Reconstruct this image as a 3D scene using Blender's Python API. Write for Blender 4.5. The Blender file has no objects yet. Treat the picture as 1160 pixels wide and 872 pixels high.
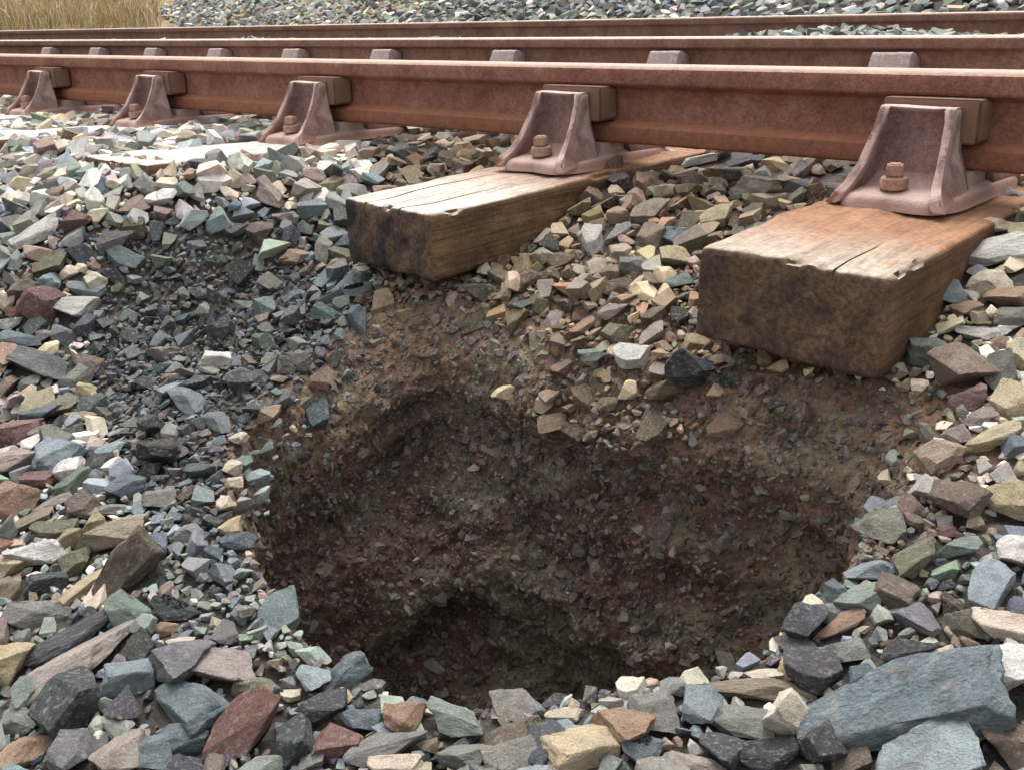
import bpy, bmesh, math, random
import numpy as np
from mathutils import Vector, Matrix, noise as mnoise

rng = np.random.default_rng(11)
random.seed(11)
S = bpy.context.scene
COL = S.collection

# ------------------------------------------------------------------ camera
FPX, PW, PH = 1138.06, 1160, 872
CAM = np.array([0.4063, -1.628, 0.1014])
def cam_rot(rx, rz, ry):
    cz, sz = math.cos(rz), math.sin(rz); cx, sx = math.cos(rx), math.sin(rx); cr, sr = math.cos(ry), math.sin(ry)
    Rz = np.array([[cz, -sz, 0], [sz, cz, 0], [0, 0, 1]]); Rx = np.array([[1, 0, 0], [0, cx, -sx], [0, sx, cx]])
    Ry = np.array([[cr, 0, sr], [0, 1, 0], [-sr, 0, cr]])
    return Rz @ Rx @ Ry
MR = cam_rot(-0.3566, 0.7481, 0.0284)          # columns: right, forward, up
cam = bpy.data.cameras.new('camera'); cam_ob = bpy.data.objects.new('camera', cam); COL.objects.link(cam_ob)
r_, f_, u_ = MR[:, 0], MR[:, 1], MR[:, 2]
cam_ob.matrix_world = Matrix(((r_[0], u_[0], -f_[0], CAM[0]), (r_[1], u_[1], -f_[1], CAM[1]), (r_[2], u_[2], -f_[2], CAM[2]), (0, 0, 0, 1)))
cam.sensor_fit = 'HORIZONTAL'; cam.sensor_width = 36; cam.lens = 36 * FPX / PW
cam.clip_start = 0.02; cam.clip_end = 500
S.camera = cam_ob

# ------------------------------------------------------------------ light: bright overcast
SUN_EL, SUN_AZ = math.radians(60), math.radians(-42)     # azimuth from +Y towards +X
w = bpy.data.worlds.new('World'); S.world = w; w.use_nodes = True
nt = w.node_tree; nt.nodes.clear()
out = nt.nodes.new('ShaderNodeOutputWorld'); bg = nt.nodes.new('ShaderNodeBackground'); sky = nt.nodes.new('ShaderNodeTexSky')
sky.sky_type = 'NISHITA'; sky.sun_disc = False; sky.sun_elevation = SUN_EL; sky.sun_rotation = SUN_AZ
sky.air_density = 1.0; sky.dust_density = 6.0; sky.ozone_density = 1.0
hs = nt.nodes.new('ShaderNodeHueSaturation'); hs.inputs['Saturation'].default_value = 0.08; hs.inputs['Value'].default_value = 1.0
nt.links.new(sky.outputs[0], hs.inputs['Color']); nt.links.new(hs.outputs[0], bg.inputs[0]); nt.links.new(bg.outputs[0], out.inputs[0])
bg.inputs[1].default_value = 0.15
sun = bpy.data.lights.new('sun', 'SUN'); sun.energy = 0.72; sun.angle = math.radians(50); sun.color = (1, 0.96, 0.88)
sun_ob = bpy.data.objects.new('sun', sun); COL.objects.link(sun_ob)
sd = Vector((math.sin(SUN_AZ) * math.cos(SUN_EL), math.cos(SUN_AZ) * math.cos(SUN_EL), math.sin(SUN_EL)))
sun_ob.rotation_euler = sd.to_track_quat('Z', 'Y').to_euler()
S.view_settings.view_transform = 'Standard'; S.view_settings.look = 'None'
S.view_settings.exposure = 1.03; S.view_settings.gamma = 1.0
S.render.engine = 'CYCLES'; S.cycles.max_bounces = 5; S.cycles.pixel_filter_width = 1.9

# ------------------------------------------------------------------ maths helpers
def ray(x, y): return MR @ np.array([(x - PW / 2) / FPX, 1.0, -(y - PH / 2) / FPX])
def project(P):
    v = (np.asarray(P) - CAM) @ MR
    d = v[..., 1]
    dd = np.where(np.abs(d) < 1e-6, 1e-6, d)
    return PW / 2 + FPX * v[..., 0] / dd, PH / 2 - FPX * v[..., 2] / dd, d
def _hash(i, j, k):
    n = (i * 374761393 + j * 668265263 + k * 2147483647) & 0xffffffff
    n = ((n ^ (n >> 13)) * 1274126177) & 0xffffffff
    return ((n ^ (n >> 16)) & 0xffff) / 32767.5 - 1.0
def vnoise(P):
    P = np.asarray(P, dtype=np.float64); I = np.floor(P).astype(np.int64); F = P - I; F = F * F * (3 - 2 * F)
    r = 0
    for a in (0, 1):
        wa = F[..., 0] if a else 1 - F[..., 0]
        for b in (0, 1):
            wb = F[..., 1] if b else 1 - F[..., 1]
            for c in (0, 1):
                wc = F[..., 2] if c else 1 - F[..., 2]
                r = r + wa * wb * wc * _hash(I[..., 0] + a, I[..., 1] + b, I[..., 2] + c)
    return r
def fbm(P, o=4, lac=2.03, g=0.5):
    r, a, P = 0, 1.0, np.asarray(P, dtype=np.float64)
    for i in range(o):
        r = r + a * vnoise(P + i * 17.3); P = P * lac; a *= g
    return r
def lin(c): return tuple((v / 12.92 if v <= .04045 else ((v + .055) / 1.055) ** 2.4) for v in c)
def smooth(a, b, x):
    t = np.clip((x - a) / (b - a), 0, 1); return t * t * (3 - 2 * t)
def inpoly(px, py, poly):
    px, py = np.asarray(px, float), np.asarray(py, float); ins = np.zeros(px.shape, bool); n = len(poly); j = n - 1
    for i in range(n):
        xi, yi = poly[i]; xj, yj = poly[j]
        c = ((yi > py) != (yj > py)) & (px < (xj - xi) * (py - yi) / ((yj - yi) + 1e-12) + xi)
        ins ^= c; j = i
    return ins

# ------------------------------------------------------------------ object helpers
def tag(o, label=None, cat=None, group=None, kind=None):
    if label: o['label'] = label
    if cat: o['category'] = cat
    if group: o['group'] = group
    if kind: o['kind'] = kind
    return o
def link(name, me, mat=None, parent=None):
    o = bpy.data.objects.new(name, me); COL.objects.link(o)
    if mat and me and not me.materials: me.materials.append(mat)
    if parent: o.parent = parent
    return o
def empty(name, loc=(0, 0, 0)):
    o = bpy.data.objects.new(name, None); COL.objects.link(o); o.location = loc; o.empty_display_size = .05
    return o
def mesh_from(name, V, F, smooth_angle=None):
    me = bpy.data.meshes.new(name); me.from_pydata([tuple(v) for v in V], [], [tuple(f) for f in F]); me.validate(); me.update()
    if smooth_angle is not None:
        me.polygons.foreach_set('use_smooth', [True] * len(me.polygons)); me.set_sharp_from_angle(angle=math.radians(smooth_angle))
    return me
def bm_mesh(name, bm, smooth_angle=35):
    bmesh.ops.recalc_face_normals(bm, faces=bm.faces)
    me = bpy.data.meshes.new(name); bm.to_mesh(me); bm.free()
    if smooth_angle is not None:
        me.polygons.foreach_set('use_smooth', [True] * len(me.polygons)); me.set_sharp_from_angle(angle=math.radians(smooth_angle))
    return me
def tri_mesh(name, V, T, tint=None, sharp=None):
    """big joined mesh from numpy arrays of points and triangles"""
    me = bpy.data.meshes.new(name); me.vertices.add(len(V)); me.vertices.foreach_set('co', np.ascontiguousarray(V, np.float32).ravel())
    n = len(T); me.loops.add(n * 3); me.loops.foreach_set('vertex_index', np.ascontiguousarray(T, np.int32).ravel())
    me.polygons.add(n); me.polygons.foreach_set('loop_start', np.arange(0, n * 3, 3, dtype=np.int32))
    if tint is not None:
        a = me.attributes.new('tint', 'FLOAT_COLOR', 'POINT')
        a.data.foreach_set('color', np.ascontiguousarray(np.concatenate([tint, np.ones((len(tint), 1))], 1), np.float32).ravel())
    me.update(calc_edges=True); me.validate()
    me.polygons.foreach_set('use_smooth', [False] * len(me.polygons))
    return me

# ------------------------------------------------------------------ materials
class Mat:
    def __init__(s, name):
        s.m = bpy.data.materials.new(name); s.m.use_nodes = True; s.t = s.m.node_tree; s.b = s.t.nodes['Principled BSDF']
        s.b.inputs['Specular IOR Level'].default_value = .3
    def n(s, typ, **k):
        n = s.t.nodes.new(typ)
        for a, v in k.items():
            if a.startswith('i_'):
                n.inputs[int(a[2:]) if a[2:].isdigit() else a[2:]].default_value = v
            else: setattr(n, a, v)
        return n
    def l(s, a, b): s.t.links.new(a, b)
    def noise(s, co, scale, detail=4, rough=.55, dist=0.0):
        n = s.n('ShaderNodeTexNoise'); n.inputs['Scale'].default_value = scale; n.inputs['Detail'].default_value = detail
        n.inputs['Roughness'].default_value = rough; n.inputs['Distortion'].default_value = dist
        if co is not None: s.l(co, n.inputs['Vector'])
        return n.outputs['Fac']
    def ramp(s, fac, stops):
        r = s.n('ShaderNodeValToRGB'); e = r.color_ramp.elements
        while len(e) < len(stops): e.new(.5)
        for i, (p, c) in enumerate(stops): e[i].position = p; e[i].color = (*c[:3], 1) if len(c) >= 3 else (c[0],) * 3 + (1,)
        s.l(fac, r.inputs[0]); return r.outputs[0]
    def mix(s, a, b, fac, mode='MIX'):
        m = s.n('ShaderNodeMix', data_type='RGBA', blend_type=mode)
        for v, i in ((fac, 0), (a, 6), (b, 7)):
            if hasattr(v, 'links'): s.l(v, m.inputs[i])
            else: m.inputs[i].default_value = v if i == 0 else (*v[:3], 1)
        return m.outputs[2]
    def math(s, op, a, b=0.0, clamp=False):
        m = s.n('ShaderNodeMath', operation=op, use_clamp=clamp)
        for i, v in enumerate((a, b)):
            if hasattr(v, 'links'): s.l(v, m.inputs[i])
            else: m.inputs[i].default_value = v
        return m.outputs[0]
    def bump(s, h, strength, dist, prev=None):
        b = s.n('ShaderNodeBump'); b.inputs['Strength'].default_value = strength; b.inputs['Distance'].default_value = dist
        s.l(h, b.inputs['Height'])
        if prev is not None: s.l(prev, b.inputs['Normal'])
        return b.outputs[0]
    def finish(s, col, rough, normal=None):
        s.l(col, s.b.inputs['Base Color'])
        if hasattr(rough, 'links'): s.l(rough, s.b.inputs['Roughness'])
        else: s.b.inputs['Roughness'].default_value = rough
        if normal is not None: s.l(normal, s.b.inputs['Normal'])
        return s.m

def stone_material(name, per_object, k):
    M = Mat(name); tc = M.n('ShaderNodeTexCoord'); co = tc.outputs['Object']
    if per_object:
        oi = M.n('ShaderNodeObjectInfo'); base = oi.outputs['Color']
        add = M.n('ShaderNodeVectorMath', operation='ADD'); M.l(co, add.inputs[0])
        sc = M.n('ShaderNodeVectorMath', operation='SCALE'); sc.inputs[0].default_value = (37, 71, 53); M.l(oi.outputs['Random'], sc.inputs['Scale'])
        M.l(sc.outputs[0], add.inputs[1]); co = add.outputs[0]
    else:
        a = M.n('ShaderNodeAttribute', attribute_name='tint'); base = a.outputs['Color']
    big = M.noise(co, 1.3 * k, 5, .6, .6); mid = M.noise(co, 4.5 * k, 5, .62); fine = M.noise(co, 17 * k, 4, .7)
    c = M.mix(base, M.ramp(big, [(.3, (.55, .5, .48)), (.52, (1, 1, 1)), (.72, (1.2, 1.16, 1.1))]), .75, 'MULTIPLY')
    c = M.mix(c, M.ramp(fine, [(.36, (.42, .42, .45)), (.52, (1, 1, 1)), (.66, (1.35, 1.33, 1.3))]), .6, 'MULTIPLY')
    # pale dusty bloom and rusty/earthy patches that belong to the stone
    c = M.mix(c, (.50, .46, .41), M.ramp(mid, [(.52, (0, 0, 0)), (.75, (.55, .55, .55))]))
    c = M.mix(c, (.20, .12, .07), M.ramp(M.noise(co, 2.1 * k, 4, .6, 1.5), [(.58, (0, 0, 0)), (.74, (.5, .5, .5))]))
    nrm = M.bump(M.noise(co, 7 * k, 6, .65), .55, .06 / k * 2, None)
    nrm = M.bump(fine, .45, .03 / k * 2, nrm)
    return M.finish(c, M.ramp(mid, [(.3, (.62,) * 3), (.7, (.92,) * 3)]), nrm)
M_STONE = stone_material('ballast_stone', True, 1.0)
M_STUFF = stone_material('ballast_stone_small', False, 45.0)

def ground_material():
    M = Mat('earth_and_dust'); tc = M.n('ShaderNodeTexCoord'); co = tc.outputs['Object']
    a = M.n('ShaderNodeAttribute', attribute_name='tint')
    big = M.noise(co, 9, 5, .6); fine = M.noise(co, 130, 4, .7); mid = M.noise(co, 45, 5, .65)
    c = M.mix(a.outputs['Color'], M.ramp(big, [(.3, (.62, .58, .56)), (.7, (1.3, 1.25, 1.15))]), .8, 'MULTIPLY')
    c = M.mix(c, M.ramp(mid, [(.34, (.45, .43, .42)), (.55, (1, 1, 1)), (.7, (1.35, 1.3, 1.2))]), .75, 'MULTIPLY')
    c = M.mix(c, M.ramp(fine, [(.36, (.5, .5, .5)), (.66, (1.4, 1.38, 1.35))]), .6, 'MULTIPLY')
    n = M.bump(mid, .8, .012); n = M.bump(fine, .7, .004, n)
    return M.finish(c, .93, n)
M_GROUND = ground_material()

def rust_material(name, dark, midc, light, sc=1.0, orange=(.30, .12, .055), orange_low=None, topc=None, edge=None, top_amt=.9, top_z=None, foot_highlight=lin((.66, .45, .35))):
    M = Mat(name); tc = M.n('ShaderNodeTexCoord'); co = tc.outputs['Object']; geo = M.n('ShaderNodeNewGeometry')
    n1 = M.noise(co, 9 * sc, 6, .65, .4); n2 = M.noise(co, 60 * sc, 5, .7); n3 = M.noise(co, 260 * sc, 3, .7)
    c = M.ramp(n1, [(.3, dark), (.5, midc), (.72, light)])
    c = M.mix(c, M.ramp(n2, [(.35, (.6, .57, .57)), (.65, (1.3, 1.25, 1.22))]), .55, 'MULTIPLY')
    c = M.mix(c, M.ramp(n3, [(.38, (.55, .52, .52)), (.62, (1.35, 1.3, 1.28))]), .5, 'MULTIPLY')
    if orange_low is not None:      # flakier orange rust where water gathers, towards the foot
        sp = M.n('ShaderNodeSeparateXYZ'); M.l(co, sp.inputs[0])
        zz = M.math('ADD', sp.outputs[2], M.math('MULTIPLY', M.math('SUBTRACT', n1, .5), .05))
        f = M.n('ShaderNodeMapRange'); f.inputs[1].default_value = orange_low[0]; f.inputs[2].default_value = orange_low[1]
        f.inputs[3].default_value = .85; f.inputs[4].default_value = 0.0; M.l(zz, f.inputs[0])
        c = M.mix(c, M.mix(orange, M.ramp(n2, [(.3, (.6, .55, .5)), (.7, (1.3, 1.25, 1.2))]), .7, 'MULTIPLY'), f.outputs[0])
    if topc is not None:            # worn running surface, plus a highlight painted along the rail foot
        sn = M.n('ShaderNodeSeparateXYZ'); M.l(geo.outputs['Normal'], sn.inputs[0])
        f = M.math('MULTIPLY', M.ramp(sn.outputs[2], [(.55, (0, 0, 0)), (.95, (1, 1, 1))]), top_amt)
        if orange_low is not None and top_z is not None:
            topc = M.mix(foot_highlight, topc, M.math('GREATER_THAN', sp.outputs[2], top_z))  # pale orange highlight line put into the colour of the rail foot
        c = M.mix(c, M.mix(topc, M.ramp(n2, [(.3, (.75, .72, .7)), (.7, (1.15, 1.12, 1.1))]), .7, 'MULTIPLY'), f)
    if edge is not None:
        c = M.mix(c, edge, M.ramp(geo.outputs['Pointiness'], [(.505, (0, 0, 0)), (.56, (.8, .8, .8))]))
    nr = M.bump(n2, .5, .005 / sc); nr = M.bump(n3, .7, .0025 / sc, nr)
    return M.finish(c, .82, nr)
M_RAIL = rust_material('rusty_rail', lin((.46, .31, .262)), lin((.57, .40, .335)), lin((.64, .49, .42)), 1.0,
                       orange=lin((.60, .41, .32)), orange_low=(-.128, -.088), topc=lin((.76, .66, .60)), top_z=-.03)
M_RAILB = rust_material('rusty_rail_dusty', lin((.45, .335, .295)), lin((.54, .41, .36)), lin((.60, .48, .42)), 1.0, topc=lin((.84, .78, .72)))
M_CHAIR = rust_material('cast_iron_chair', lin((.42, .32, .31)), lin((.53, .425, .415)), lin((.63, .53, .51)), 1.2, edge=lin((.78, .68, .65)), topc=lin((.73, .63, .60)),
                        orange=lin((.60, .40, .28)), orange_low=(.005, .03))
M_CHAIRB = rust_material('cast_iron_chair_pale', lin((.56, .50, .50)), lin((.66, .59, .59)), lin((.74, .68, .67)), 1.2)
M_KEY = rust_material('key_steel', lin((.35, .255, .225)), lin((.44, .325, .285)), lin((.51, .39, .345)), 1.5, edge=lin((.54, .42, .36)))
M_SCREW = rust_material('screw_rust', lin((.56, .44, .38)), lin((.66, .54, .47)), lin((.76, .64, .57)), 2.0)
M_CLIP = rust_material('clip_rust', lin((.22, .17, .15)), lin((.30, .22, .2)), lin((.36, .28, .25)), 2.0)

def wood_material(name, rust_from, rust_to, mossy, side_c, top_c=(lin((.60, .56, .51)), lin((.77, .74, .70)), lin((.86, .84, .81))), end_k=0.0, line_k=.45):
    """weathered timber; y runs along the sleeper, its exposed end is at y = 0; rust stain spreads under the chair"""
    M = Mat(name); tc = M.n('ShaderNodeTexCoord'); co = tc.outputs['Object']; geo = M.n('ShaderNodeNewGeometry')
    mp = M.n('ShaderNodeMapping'); mp.inputs['Scale'].default_value = (55, 3.2, 55); M.l(co, mp.inputs[0])
    grain = M.noise(mp.outputs[0], 1.0, 6, .65, .6)
    mp2 = M.n('ShaderNodeMapping'); mp2.inputs['Scale'].default_value = (210, 9, 210); M.l(co, mp2.inputs[0])
    fgrain = M.noise(mp2.outputs[0], 1.0, 4, .7)
    blot = M.noise(co, 11, 5, .62, .5); fine = M.noise(co, 120, 4, .7)
    sn = M.n('ShaderNodeSeparateXYZ'); M.l(tc.outputs['Normal'], sn.inputs[0]); sp = M.n('ShaderNodeSeparateXYZ'); M.l(co, sp.inputs[0])
    side = M.ramp(blot, [(.3, side_c[0]), (.5, side_c[1]), (.72, side_c[2])])
    side = M.mix(side, M.ramp(grain, [(.35, (.5, .48, .45)), (.62, (1.2, 1.17, 1.12))]), .8, 'MULTIPLY')
    top = M.ramp(grain, [(.3, top_c[0]), (.46, top_c[1]), (.7, top_c[2])])
    top = M.mix(top, M.ramp(fgrain, [(.34, (.66, .63, .6)), (.55, (1.05, 1.05, 1.05))]), .6, 'MULTIPLY')
    end = M.ramp(blot, [(.28, lin((.24, .225, .22))), (.44, lin((.38, .325, .28))), (.58, lin((.50, .41, .33))), (.8, lin((.44, .40, .32)))])
    end = M.mix(end, M.ramp(fine, [(.34, (.55, .54, .54)), (.66, (1.35, 1.32, 1.28))]), .7, 'MULTIPLY')
    end = M.mix(end, lin((.17, .17, .20)), M.ramp(M.noise(co, 7, 4, .6, .8), [(.5, (0, 0, 0)), (.62, (mossy, mossy, mossy))]))
    end = M.mix(end, M.mix(lin((.46, .37, .29)), M.ramp(fine, [(.34, (.6, .58, .57)), (.66, (1.3, 1.28, 1.25))]), .8, 'MULTIPLY'), end_k)
    ftop = M.ramp(sn.outputs[2], [(.45, (0, 0, 0)), (.8, (1, 1, 1))])
    yneg = M.math('MULTIPLY', sn.outputs[1], -1.0)
    fend = M.ramp(yneg, [(.45, (0, 0, 0)), (.8, (1, 1, 1))])
    # rust washed off the chair along the top and over the edges
    yy = M.math('ADD', sp.outputs[1], M.math('MULTIPLY', M.math('SUBTRACT', grain, .5), .30))
    yy = M.math('ADD', yy, M.math('MULTIPLY', M.math('SUBTRACT', blot, .5), .18))
    fr = M.n('ShaderNodeMapRange'); fr.inputs[1].default_value = rust_from; fr.inputs[2].default_value = rust_to; M.l(yy, fr.inputs[0])
    rust = M.mix(lin((.60, .445, .335)), M.ramp(grain, [(.3, (.76, .72, .68)), (.7, (1.2, 1.16, 1.12))]), .8, 'MULTIPLY')
    top = M.mix(top, rust, M.math('MULTIPLY', fr.outputs[0], .95))
    side = M.mix(side, lin((.50, .34, .23)), M.math('MULTIPLY', fr.outputs[0], .3))
    c = M.mix(side, top, ftop); c = M.mix(c, end, fend)
    mp3 = M.n('ShaderNodeMapping'); mp3.inputs['Scale'].default_value = (70, 1.6, 70); M.l(co, mp3.inputs[0])
    chk = M.noise(mp3.outputs[0], 1.0, 3, .5, .3)
    lines = M.ramp(chk, [(.465, (1, 1, 1)), (.49, (.30, .27, .25)), (.51, (.30, .27, .25)), (.535, (1, 1, 1))])   # drying checks along the grain
    c = M.mix(c, M.mix(lines, (1, 1, 1), fend), line_k, 'MULTIPLY')
    c = M.mix(c, M.ramp(fine, [(.36, (.6, .58, .57)), (.6, (1.12, 1.1, 1.08))]), .55, 'MULTIPLY')
    c = M.mix(c, M.ramp(M.noise(co, 26, 5, .65), [(.34, (.6, .57, .54)), (.6, (1.1, 1.1, 1.1))]), .6, 'MULTIPLY')
    n = M.bump(grain, .5, .006); n = M.bump(chk, .3, .004, n); n = M.bump(fgrain, .5, .0025, n); n = M.bump(fine, .35, .002, n)
    return M.finish(c, .88, n)
M_WOOD = wood_material('weathered_timber', .05, .21, .75, [lin((.32, .25, .205)), lin((.42, .33, .26)), lin((.49, .385, .30))], (lin((.50, .44, .39)), lin((.66, .60, .54)), lin((.76, .71, .66))), .35, .22)
M_WOOD2 = wood_material('bleached_timber', .16, .40, .9, [lin((.35, .285, .22)), lin((.48, .39, .295)), lin((.56, .455, .345))])
M_WOOD3 = wood_material('white_timber', .36, .55, .4, [lin((.32, .25, .18)), lin((.44, .36, .27)), lin((.52, .43, .33))], (lin((.68, .65, .62)), lin((.79, .77, .75)), lin((.86, .84, .82))))

def grass_material():
    M = Mat('dry_grass'); a = M.n('ShaderNodeAttribute', attribute_name='tint')
    return M.finish(a.outputs['Color'], .85)
M_GRASS = grass_material()

# ------------------------------------------------------------------ layout of the track (metres; rail top of the near rail is z = 0)
SX = [-0.175, -0.866, -1.668, -2.425, -3.160]
for k in range(5): SX.append(SX[-1] - 0.664)
ZS = -0.190                    # sleeper top
GA = 1.505                     # rail centre to rail centre
Y3, Z3 = 3.54, 0.0365

# ------------------------------------------------------------------ ground form
def base_z(x, y):
    x = np.asarray(x, float); y = np.asarray(y, float)
    lf = -.196 - .34 * np.clip(-y - .55, 0, 2.4)
    rt = -.205 - .36 * np.clip(-y - .10, 0, .50) - .22 * np.clip(-y - .60, 0, 2.4)
    lf = lf + .036 * np.exp(-((x + 1.95) / .38) ** 2 - ((y + .62) / .22) ** 2)
    k = smooth(-1.52, -1.08, x + .25 * np.clip(-y - .5, 0, 1))
    z = lf * (1 - k) + rt * k + .022 * smooth(.06, .2, y)
    six = -.080 + .050 * np.exp(-((x + 1.79) / .45) ** 2)
    z = np.where(y > 2.0, -.205 + (six + .205) * smooth(2.0, 2.5, y), z)
    z = np.where(y > 3.2, six + (-.125 - six) * smooth(3.2, 3.45, y), z)
    z = np.where(y > 3.68, -.125 + .09 * smooth(3.68, 3.82, y) + .36 * np.clip(y - 3.75, 0, 4.0) + .03 * np.clip(y - 7.75, 0, 60), z)
    n = .022 * vnoise(np.stack([x * 2.2, y * 2.2, x * 0 + 3.1], -1)) + .008 * vnoise(np.stack([x * 9, y * 9, x * 0 + 7.7], -1))
    return z + n * np.where((y > -.45) & (y < 2), .4, 1.0)
def hit_base(x, y):
    d = ray(x, y); t = .25
    for _ in range(900):
        q = CAM + d * t
        if q[2] < float(base_z(q[0], q[1])): break
        t *= 1.004
    return q
RIM_PX = [(270, 500), (262, 560), (272, 620), (305, 680), (345, 735), (400, 768), (445, 795), (500, 812), (545, 818), (590, 806), (650, 796), (720, 776),
          (780, 772), (850, 758), (888, 728), (902, 690), (945, 660), (975, 625), (1005, 585), (1045, 540), (1075, 492), (1062, 455), (1010, 432), (900, 428), (800, 424),
          (720, 408), (650, 392), (575, 356), (490, 333), (428, 350), (375, 400), (335, 440), (292, 478)]
rim = np.array([hit_base(x, y)[:2] for x, y in RIM_PX])
HC = np.array([-0.36, -0.84])
ra = np.arctan2(rim[:, 1] - HC[1], rim[:, 0] - HC[0]); rr = np.hypot(*(rim - HC).T); o_ = np.argsort(ra); ra, rr = ra[o_], rr[o_]
def rim_r(th):
    th = np.asarray(th, float)
    v = 0
    for d in (-.05, -.025, 0, .025, .05):
        v = v + np.interp((th + d + np.pi) % (2 * np.pi) - np.pi, np.r_[ra[-1] - 2 * np.pi, ra, ra[0] + 2 * np.pi], np.r_[rr[-1], rr, rr[0]])
    return v / 5 + .010 * vnoise(np.stack([np.cos(th) * 6, np.sin(th) * 6, th * 0], -1)) + .005 * vnoise(np.stack([np.cos(th) * 22, np.sin(th) * 22, th * 0 + 5], -1))
def in_hole(x, y, m=0.0):
    th = np.arctan2(y - HC[1], x - HC[0]); return np.hypot(x - HC[0], y - HC[1]) < rim_r(th) - m
BACK = np.array([(0, 0), (.022, .018), (.050, .045), (.078, .080), (.094, .108), (.092, .122), (.080, .142), (.078, .168), (.090, .198), (.106, .228), (.122, .258),
                 (.138, .288), (.155, .318), (.170, .348), (.182, .378), (.186, .412), (.182, .455), (.190, .520), (.235, .585)])
FRONT = np.array([(0, 0), (.012, .03), (.015, .07), (.012, .11), (.01, .16), (.02, .22), (.03, .28), (.03, .34), (.04, .38), (.05, .42), (.05, .45), (.06, .48), (.07, .50),
                  (.08, .52), (.09, .53), (.10, .54), (.12, .56), (.15, .58), (.21, .60)])
def build_ground():
    NT = 960; th = np.linspace(-np.pi, np.pi, NT, endpoint=False); R = rim_r(th); dx, dy = np.cos(th), np.sin(th)
    rimx, rimy = HC[0] + dx * R, HC[1] + dy * R; rimz = base_z(rimx, rimy) - .004
    FOOT = 1 / np.sqrt((np.cos(th) / .31) ** 2 + (np.sin(th) / .19) ** 2)
    ns = 165; tt = np.linspace(0, 1, len(BACK)); ts = np.linspace(0, 1, ns)
    bo, bd = np.interp(ts, tt, BACK[:, 0]), np.interp(ts, tt, BACK[:, 1]); fo, fd = np.interp(ts, tt, FRONT[:, 0]), np.interp(ts, tt, FRONT[:, 1])
    for _ in range(3):
        for a in (bo, bd, fo, fd): a[1:-1] = (a[:-2] + 2 * a[1:-1] + a[2:]) / 4
    wb = np.clip(.26 + 1.05 * np.cos(th - math.radians(112)), 0, 1); wb = wb * wb * (3 - 2 * wb)
    rgt = np.exp(-((th - math.radians(30)) / .38) ** 2)             # the gentler earth slope on one flank
    rings = []; cols = []
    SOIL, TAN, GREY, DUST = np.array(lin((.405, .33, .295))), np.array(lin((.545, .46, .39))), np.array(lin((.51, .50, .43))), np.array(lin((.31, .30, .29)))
    for j in range(ns):
        back = bo[j] / bo.max() * np.clip(R - FOOT, .07, .42)          # the wall runs down to a rounded, bowl-like foot
        off = fo[j] + (back - fo[j]) * wb + rgt * .03 * smooth(0, .25, ts[j]); dep = fd[j] + (bd[j] - fd[j]) * wb
        amp = smooth(0.03, .2, ts[j])
        lay = vnoise(np.stack([dx * 2.2, dy * 2.2, dep * 13], -1)) * .024 + vnoise(np.stack([dx * 5.5, dy * 5.5, dep * 30 + 4], -1)) * .015
        off = np.minimum(off + lay * amp, R * .80)
        x, y = rimx - dx * off, rimy - dy * off; z = rimz - dep
        P = np.stack([x, y, z], -1)
        f = fbm(P * 34, 4) * .0085 * amp + np.abs(fbm(P * 75 + 5, 2)) * .0045 * amp + fbm(P * 150, 2) * .0022
        x, y, z = x - dx * f, y - dy * f, z + f * .5
        rings.append(np.stack([x, y, z], -1))
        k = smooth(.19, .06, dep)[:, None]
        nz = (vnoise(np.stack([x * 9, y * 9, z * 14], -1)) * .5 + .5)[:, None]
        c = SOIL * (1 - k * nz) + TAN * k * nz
        c = c * (1 - .55 * rgt[:, None]) + TAN * .55 * rgt[:, None]
        g = smooth(.42, .72, fbm(np.stack([x * 8, y * 8, z * 14 + 9], -1), 3) * .5 + .5)[:, None]
        cols.append(c * (1 - .6 * g) + GREY * .6 * g)
    last = rings[-1]
    for s in (.8, .6, .4, .2, .05):
        P = np.stack([HC[0] + (last[:, 0] - HC[0]) * s, HC[1] + (last[:, 1] - HC[1]) * s, last[:, 2] * s + (1 - s) * last[:, 2].mean() - .0], -1)
        P[:, 2] += fbm(P * 30, 3) * .008
        rings.append(P); cols.append(np.tile(SOIL, (NT, 1)))
    NI = len(rings)
    outer = []; oc = []
    s = 0.004; sl = []
    while s < 75: sl.append(s); s = s * 1.055 + .0035
    for s in sl:
        x, y = rimx + dx * s, rimy + dy * s; z = base_z(x, y) - .004
        P = np.stack([x, y, z], -1); f = fbm(P * 40, 3) * .004 * (s < 2); z = z + f
        outer.append(np.stack([x, y, z], -1))
        k = (smooth(.20, .0, s) * .75 * smooth(.05, .4, wb))[..., None]
        c = DUST * (1 - k) + np.array(lin((.47, .38, .31))) * k
        far = smooth(6.0, 8.0, y)[:, None]; gr = ((x < -5.9 + 0 * y) & (y > 3.9))[:, None]
        c = np.where(gr, np.array(lin((.62, .55, .42))), c)
        oc.append(c)
    allr = outer[::-1] + rings; allc = oc[::-1] + cols
    V = np.concatenate(allr); C = np.concatenate(allc); nr = len(allr)
    i = np.arange(NT); i2 = (i + 1) % NT; T = []
    for j in range(nr - 1):
        a, b, c, d = j * NT + i, j * NT + i2, (j + 1) * NT + i2, (j + 1) * NT + i
        T.append(np.stack([a, b, c], -1)); T.append(np.stack([a, c, d], -1))
    k = len(V); V = np.concatenate([V, [[HC[0], HC[1], V[-NT:, 2].mean()]]]); C = np.concatenate([C, [SOIL]])
    T.append(np.stack([(nr - 1) * NT + i, (nr - 1) * NT + i2, np.full(NT, k)], -1))
    T = np.concatenate(T)
    me = tri_mesh('ground', V, T, C); me.polygons.foreach_set('use_smooth', [True] * len(me.polygons))
    me.materials.append(M_GROUND)
    o = bpy.data.objects.new('ground', me); COL.objects.link(o); o['kind'] = 'structure'
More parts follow.
